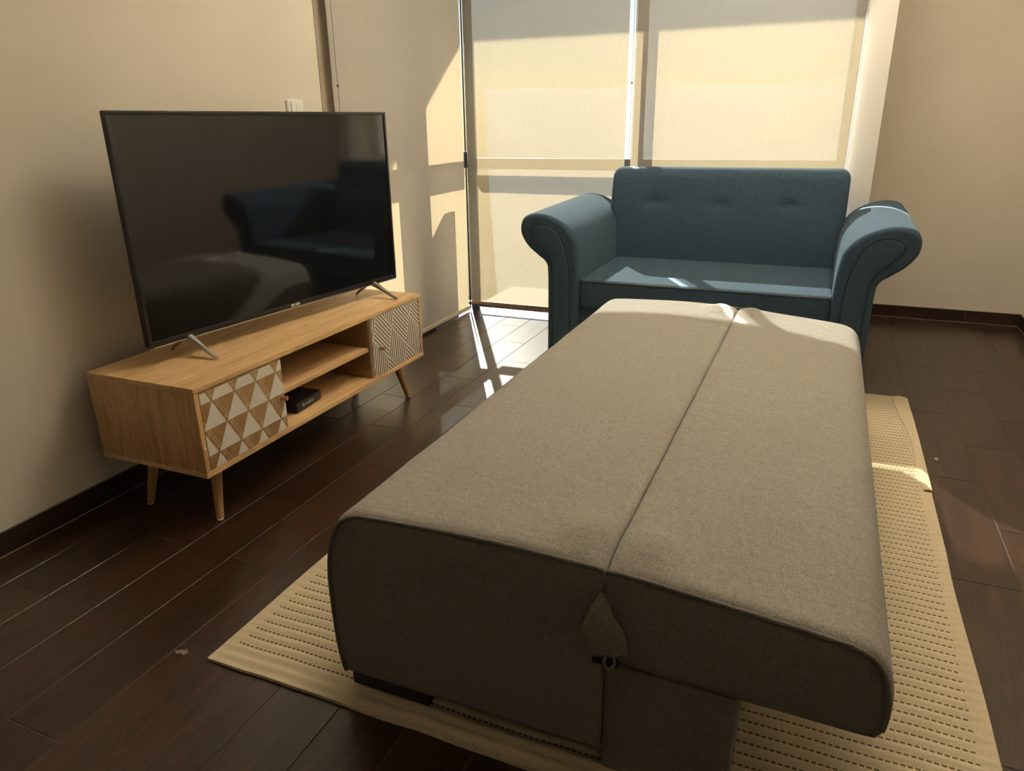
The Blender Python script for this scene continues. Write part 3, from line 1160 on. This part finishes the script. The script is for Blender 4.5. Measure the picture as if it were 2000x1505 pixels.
front, rear = [], []
for i in range(NXb + 1):
    # denser sampling at the edges
    u = 0.5 - 0.5 * math.cos(math.pi * i / NXb)
    u = 0.5 * u + 0.5 * i / NXb
    cf, cb = [], []
    for j in range(NZb + 1):
        v = j / NZb
        v = 1 - (1 - v) ** 1.35
        x, z = back_pt(u, v)
        dx = min(x - bx0, bx1 - x)
        dz = bz1 - z
        if dx < cr and dz < cr:
            dd = cr - math.hypot(cr - dx, cr - dz)
        else:
            dd = min(dx, dz)
        dd = max(0.0, dd)
        o_ = 0.0
        if dd < er:
            o_ = er - math.sqrt(max(0, er * er - (er - dd) ** 2))
        yf = 3.668 + 0.085 * (z - 0.43) / 0.44 - 0.012 * math.sin(math.pi * min(1, max(0, (z - 0.43) / 0.44)))
        y = yf + o_ * 0.8
        for (tx, tz) in BT:
            r2 = ((x - tx) / 0.045) ** 2 + ((z - tz) / 0.030) ** 2
            y += 0.013 * math.exp(-r2) + 0.003 * math.exp(-(((x - tx) / 0.06) ** 2 + ((z - tz) / 0.010) ** 2))
        y += 0.002 * noise.noise(Vector((x * 7, z * 7, 3)))
        cf.append(bm.verts.new((x, y, z)))
        ob_ = o_ * 0.8
        cb.append(bm.verts.new((x, 3.895 - ob_, z)))
    front.append(cf)
    rear.append(cb)
for i in range(NXb):
    for j in range(NZb):
        bm.faces.new((front[i][j], front[i + 1][j], front[i + 1][j + 1], front[i][j + 1]))
        bm.faces.new((rear[i][j], rear[i][j + 1], rear[i + 1][j + 1], rear[i + 1][j]))
for i in range(NXb):
    bm.faces.new((front[i][NZb], front[i + 1][NZb], rear[i + 1][NZb], rear[i][NZb]))
    bm.faces.new((front[i][0], rear[i][0], rear[i + 1][0], front[i + 1][0]))
for j in range(NZb):
    bm.faces.new((front[0][j], front[0][j + 1], rear[0][j + 1], rear[0][j]))
    bm.faces.new((front[NXb][j], rear[NXb][j], rear[NXb][j + 1], front[NXb][j + 1]))
bk = bm_obj('backrest', bm, M['blue'], so, origin=SO, smooth=True, angle=70)
for (tx, tz) in BT:
    bm = bmesh.new()
    bmesh.ops.create_uvsphere(bm, u_segments=12, v_segments=6, radius=0.009,
                              matrix=Matrix.Translation((tx, 3.668 + 0.085 * (tz - 0.43) / 0.44 + 0.006, tz)) @ Matrix.Diagonal((1, 0.45, 1, 1)))
    bm_obj('button', bm, M['blue'], bk, origin=SO, smooth=True)
box('rear_board', SC - 0.53, SC + 0.53, 3.80, 3.885, 0.05, 0.43, M['blue'], so, SO, bev=0.01)
for sx in (-1, 1):
    for yy in (3.235, 3.82):
        bm = bmesh.new()
        rings = []
        for z, r in ((0.0, 0.020), (0.05, 0.026)):
            rings.append([(SC + sx * 0.60 + math.cos(q) * r, yy + math.sin(q) * r, z) for q in (2 * math.pi * k / 14 for k in range(14))])
        add_loft(bm, rings)
        bm_obj('foot', bm, M['black_matt'], so, origin=SO, smooth=True, angle=40)

# ---- rug
RX0, RX1, RY0, RY1 = -1.127, 0.411, 0.912, 3.190
RC = ((RX0 + RX1) / 2, (RY0 + RY1) / 2, 0)
rug = empty('rug', RC)
tag(rug, 'beige flat-woven rug with dashed olive stitching under the grey sofa bed', 'rug')
bm = bmesh.new()
uvl = bm.loops.layers.uv.new('UVMap')
NXr = 72
PIT = 0.0272
rows = int((RY1 - RY0) / PIT)
NYr = rows * 6
G = []
for i in range(NXr + 1):
    u = i / NXr
    x = RX0 + (RX1 - RX0) * u
    G.append([])
    for j in range(NYr + 1):
        v = j / NYr
        y = RY0 + (RY1 - RY0) * v
        ph = 2 * math.pi * v * rows
        edge = min(smooth01((x - RX0) / 0.05), smooth01((RX1 - x) / 0.05))
        z = 0.0062 + 0.0014 * -math.cos(ph + math.pi) * 0 + 0.0019 * math.cos(ph) * edge
        wob = 0.006 * noise.noise(Vector((x * 4, y * 4, 1)))
        wob2 = 0.004 * noise.noise(Vector((x * 9, y * 1.3, 5)))
        z += 0.0022 * max(0, noise.noise(Vector((x * 5, y * 3, 9))))
        G[-1].append((bm.verts.new((x + wob * (1 - 0.6 * edge), y + wob2, z)), x, v * rows))
for i in range(NXr):
    for j in range(NYr):
        q = (G[i][j], G[i + 1][j], G[i + 1][j + 1], G[i][j + 1])
        f = bm.faces.new([k[0] for k in q])
        for lp_, k in zip(f.loops, q):
            lp_[uvl].uv = (k[1] / 0.0120, k[2])
# skirt down to the floor
bound = [G[i][0][0] for i in range(NXr + 1)] + [G[NXr][j][0] for j in range(1, NYr + 1)] + \
        [G[i][NYr][0] for i in range(NXr - 1, -1, -1)] + [G[0][j][0] for j in range(NYr - 1, 0, -1)]
low = [bm.verts.new((v.co.x, v.co.y, 0.0006)) for v in bound]
for k in range(len(bound)):
    k2 = (k + 1) % len(bound)
    bm.faces.new((bound[k], low[k], low[k2], bound[k2]))
bm_obj('weave', bm, M['rug'], rug, origin=RC, smooth=True, angle=60)
# hem that has flipped over at the far right corner
bm = bmesh.new()
NH = 30
hl = []
for k in range(NH + 1):
    t = k / NH
    y = 3.185 - t * 0.86
    wdt = 0.043 * (1 - 0.55 * t) + 0.004 * math.sin(t * 9)
    xo = RX1 - 0.012 + 0.012 * smooth01(t * 2)
    zz = 0.0125
    hl.append([(xo + 0.004, y, 0.006), (xo + 0.002, y, zz), (xo - wdt * 0.5, y, zz + 0.0025), (xo - wdt, y, 0.0105), (xo - wdt, y, 0.0085)])
for a_, b2 in zip(hl[:-1], hl[1:]):
    va = [bm.verts.new(p) for p in a_]
    vb_ = [bm.verts.new(p) for p in b2]
    for q in range(len(va) - 1):
        bm.faces.new((va[q], va[q + 1], vb_[q + 1], vb_[q]))
bmesh.ops.remove_doubles(bm, verts=bm.verts, dist=0.0004)
M['hem'] = fabric('rug_hem', (0.58, 0.48, 0.31), (0.78, 0.67, 0.48), scale=300, bump=0.5, sheen=0.05)
bm_obj('folded_hem', bm, M['hem'], rug, origin=RC, smooth=True, angle=60)

# ---- grey sofa bed
YN, YF = 0.948, 2.765
bed = empty('sofa_bed', (-0.31, 1.85, 0.0))
BO = (-0.31, 1.85, 0.0)
tag(bed, 'grey fabric sofa bed folded flat on the beige rug', 'sofa bed')
SX = -0.250
leftP = [(-.264, .0525), (-.50, .052), (-.765, .050), (-.788, .056), (-.798, .100), (-.803, .170), (-.804, .272), (-.796, .340), (-.784, .378),
         (-.765, .410), (-.735, .430), (-.700, .436), (-.60, .441), (-.504, .444), (-.409, .4445), (-.33, .442), (-.285, .4405), (-.262, .439), (-.2530, .4345),
         (-.2507, .424), (-.2507, .36), (-.2507, .25), (-.2507, .15), (-.2507, .072), (-.2535, .057)]
rightP = [(-.2490, .29), (-.2493, .36), (-.2493, .424), (-.2470, .4345), (-.238, .438), (-.215, .4375), (-.15, .432), (-.077, .425), (0.0, .418), (.067, .411),
          (.115, .404), (.146, .390), (.167, .362), (.178, .318), (.1785, .275), (.170, .246), (.152, .239), (.06, .240), (-.031, .242), (-.143, .246),
          (-.215, .251), (-.238, .262)]


def safe_inset(P, d):
    xa, xb = min(p[0] for p in P) + d, max(p[0] for p in P) - d
    za, zb = min(p[1] for p in P) + d, max(p[1] for p in P) - d
    return [(min(max(x, xa), xb), min(max(z, za), zb)) for x, z in inset2d(P, d)]


def resample(P, n):
    Q = list(P) + [P[0]]
    L = [0.0]
    for a, b in zip(Q[:-1], Q[1:]):
        L.append(L[-1] + math.hypot(b[0] - a[0], b[1] - a[1]))
    out = []
    k = 0
    for i in range(n):
        t = L[-1] * i / n
        while L[k + 1] < t:
            k += 1
        f = (t - L[k]) / max(1e-9, L[k + 1] - L[k])
        out.append((Q[k][0] + (Q[k + 1][0] - Q[k][0]) * f, Q[k][1] + (Q[k + 1][1] - Q[k][1]) * f))
    return out


def seam_keep(P, Q):
    """the side that meets the other half is not drawn in"""
    return [((p[0] if abs(p[0] - SX) < 0.012 else q[0]), q[1]) for p, q in zip(P, Q)]


def bed_section(P, name, left):
    S = resample(catmull(P, 6, closed=True), 170)
    bm = bmesh.new()
    ys = [YN, YN + 0.004, YN + 0.011, YN + 0.020]
    n = 64
    ys += [YN + 0.035 + (YF - YN - 0.07) * k / n for k in range(n + 1)]
    ys += [YF - 0.020, YF - 0.011, YF - 0.004, YF]
    ins = {0: 0.012, 1: 0.0065, 2: 0.002, len(ys) - 1: 0.012, len(ys) - 2: 0.0065, len(ys) - 3: 0.002}
    rings = []
    for i, y in enumerate(ys):
        Q = seam_keep(S, safe_inset(S, ins[i])) if i in ins else S
        ring = []
        for (x, z) in Q:
            top = smooth01((z - 0.36) / 0.05)
            dxs = abs(x - SX)
            dn = y - YN
            df = YF - y
            dz = 0.0
            # puckers where the seam meets the ends
            for dd, amp in ((dn, 0.019), (df, 0.021)):
                hump = math.exp(-((dd - 0.085) / 0.055) ** 2)
                dz += amp * hump * math.exp(-((dxs - 0.055) / 0.045) ** 2)
                dz -= 0.010 * math.exp(-(dd / 0.045) ** 2) * math.exp(-(dxs / 0.07) ** 2)
            # soft crown and small irregularities
            dz += 0.0032 * noise.noise(Vector((x * 5, y * 4, 2.2)))
            dz += 0.0016 * noise.noise(Vector((x * 5 + 3, y * 17, 7.7))) * smooth01((0.25 - abs(x + 0.62)) / 0.15)
            dx = 0.0
            if left and x < -0.6:
                dx = 0.006 * noise.noise(Vector((y * 3.3, z * 4, 4))) * smooth01((0.43 - z) / 0.1)
            ring.append((x + dx, y, z + dz * top))
        rings.append(ring)
    add_loft(bm, rings, cap=False)
    return bm_obj(name, bm, M['grey'], bed, origin=BO, smooth=True, angle=55), S


ls, LS = bed_section(leftP, 'seat_section', True)
rs, RS = bed_section(rightP, 'back_section', False)


def end_panel(P, y, parent, sgn):
    bm = bmesh.new()
    R_ = []
    cx_ = sum(p[0] for p in P) / len(P)
    cz_ = (min(p[1] for p in P) + max(p[1] for p in P)) / 2
    for d, dy in ((0.0105, 0.002), (0.016, -0.0005), (0.03, -0.0025)):
        R_.append([bm.verts.new((x, y + sgn * dy, z)) for x, z in seam_keep(P, safe_inset(P, d))])
    n = len(P)
    for f in (0.66, 0.33):
        R_.append([bm.verts.new((cx_ + (v.co.x - cx_) * f, y - sgn * (0.0025 + 0.003 * (1 - f)), cz_ + (v.co.z - cz_) * f)) for v in R_[2]])
    for a, b in zip(R_[:-1], R_[1:]):
        for k in range(n):
            bm.faces.new((a[k], a[(k + 1) % n], b[(k + 1) % n], b[k]))
    c = bm.verts.new((cx_, y - sgn * 0.0055, cz_))
    for k in range(n):
        bm.faces.new((R_[-1][k], R_[-1][(k + 1) % n], c))
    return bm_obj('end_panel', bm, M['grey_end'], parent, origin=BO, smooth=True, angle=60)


def piping(P, start, end, y, parent):
    def near(p):
        return min(range(len(P)), key=lambda k: (P[k][0] - p[0]) ** 2 + (P[k][1] - p[1]) ** 2)
    a, b = near(start), near(end)
    if b < a:
        b += len(P)
    Q = seam_keep(P, safe_inset(P, 0.0085))
    bm = bmesh.new()
    add_tube(bm, [(Q[k % len(Q)][0], y, Q[k % len(Q)][1]) for k in range(a, b + 1)], 0.0046, 8)
    return bm_obj('piping', bm, M['grey_pipe'], parent, origin=BO, smooth=True, angle=60)


for (yy, sg) in ((YN, 1), (YF, -1)):
    end_panel(LS, yy, ls, sg)
    end_panel(RS, yy, rs, sg)
    piping(LS, (-.786, .055), (-.2515, .432), yy + sg * 0.001, ls)
    piping(RS, (-.2485, .432), (.176, .262), yy + sg * 0.001, rs)
# storage box under the back section
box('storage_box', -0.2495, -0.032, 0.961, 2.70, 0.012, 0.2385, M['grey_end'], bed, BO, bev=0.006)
# feet
for (x0, x1) in ((-0.782, -0.605),):
    for (y0, y1) in ((0.968, 1.03), (2.68, 2.742)):
        box('foot', x0, x1, y0, y1, 0.0095, 0.0545, M['black_matt'], bed, BO, bev=0.003)
box('glide', -0.20, -0.06, 1.03, 1.10, 0.0085, 0.0125, M['black_matt'], bed, BO)
# loose flap over the hinge, with a black block for the hole's shade beneath it
M['flap'] = fabric('grey_flap', (0.16, 0.145, 0.12), (0.40, 0.37, 0.32), scale=500, bump=0.5, sheen=0.1)
FP = [(-.253, .400), (-.243, .389), (-.230, .364), (-.211, .340), (-.205, .322), (-.204, .296), (-.2045, .288), (-.2615, .272), (-.268, .294), (-.280, .334), (-.268, .368)]
bm = bmesh.new()
fv, bv = [], []
for (x, z) in FP:
    bow = 0.010 * math.sin(math.pi * (0.400 - z) / 0.14) + 0.006
    fv.append(bm.verts.new((x, YN - 0.006 - bow, z)))
    bv.append(bm.verts.new((x, YN - 0.0035 - bow, z)))
cf = bm.verts.new((-0.240, YN - 0.030, 0.330))
cb = bm.verts.new((-0.240, YN - 0.0265, 0.330))
nF = len(FP)
for k in range(nF):
    k2 = (k + 1) % nF
    bm.faces.new((fv[k], fv[k2], cf))
    bm.faces.new((bv[k2], bv[k], cb))
    bm.faces.new((fv[k], bv[k], bv[k2], fv[k2]))
fl = bm_obj('flap', bm, M['flap'], bed, origin=BO, smooth=True, angle=50)
bm = bmesh.new()
add_tube(bm, [(-.2625, YN - 0.0165, .2765), (-.2325, YN - 0.020, .2845), (-.2055, YN - 0.0185, .2925)], 0.0012, 6)
bm_obj('stitching', bm, M['grey_pipe'], fl, origin=BO)
box('hinge_shade_block', -.266, -.222, YN - 0.0052, YN + 0.02, .2515, .300, M['black_matt'], bed, BO, bev=0.001)
bm = bmesh.new()
add_tube(bm, [(-.2405, YN - 0.012, .278), (-.243, YN - 0.016, .266), (-.2335, YN - 0.018, .255), (-.2245, YN - 0.016, .268), (-.2265, YN - 0.012, .279)], 0.003, 8)
bm_obj('pull_loop', bm, M['flap'], bed, origin=BO, smooth=True)

# ---- bits on the floor
bm = bmesh.new()
bmesh.ops.create_icosphere(bm, subdivisions=2, radius=0.0068)
for v in bm.verts:
    v.co *= 1 + 0.25 * noise.noise(v.co * 120)
    v.co.z = v.co.z * 0.75 + 0.0050
o = bm_obj('pebble', bm, M['pebble'], loc=(0.453, 2.596, 0.0), smooth=True)
tag(o, 'tiny pale pebble lying on the dark floor beside the rug', 'pebble')
bm = bmesh.new()
pts = [(-0.016, -0.004), (-0.004, 0.006), (0.006, 0.011), (0.016, 0.004), (0.012, -0.007), (0.002, -0.004), (-0.005, -0.009)]
t_ = [bm.verts.new((x, y, 0.0016 + 0.0012 * math.sin(x * 300))) for x, y in pts]
b_l = [bm.verts.new((x, y, 0.0004)) for x, y in pts]
bm.faces.new(t_)
bm.faces.new(b_l[::-1])
for k in range(len(pts)):
    k2 = (k + 1) % len(pts)
    bm.faces.new((t_[k], b_l[k], b_l[k2], t_[k2]))
o = bm_obj('scuff', bm, M['scuff'], loc=(-1.199, 0.909, 0.0))  # floor scuff modelled as a thin flake
tag(o, 'pale scuff on the dark floor left of the rug, built as a flake', 'scuff')
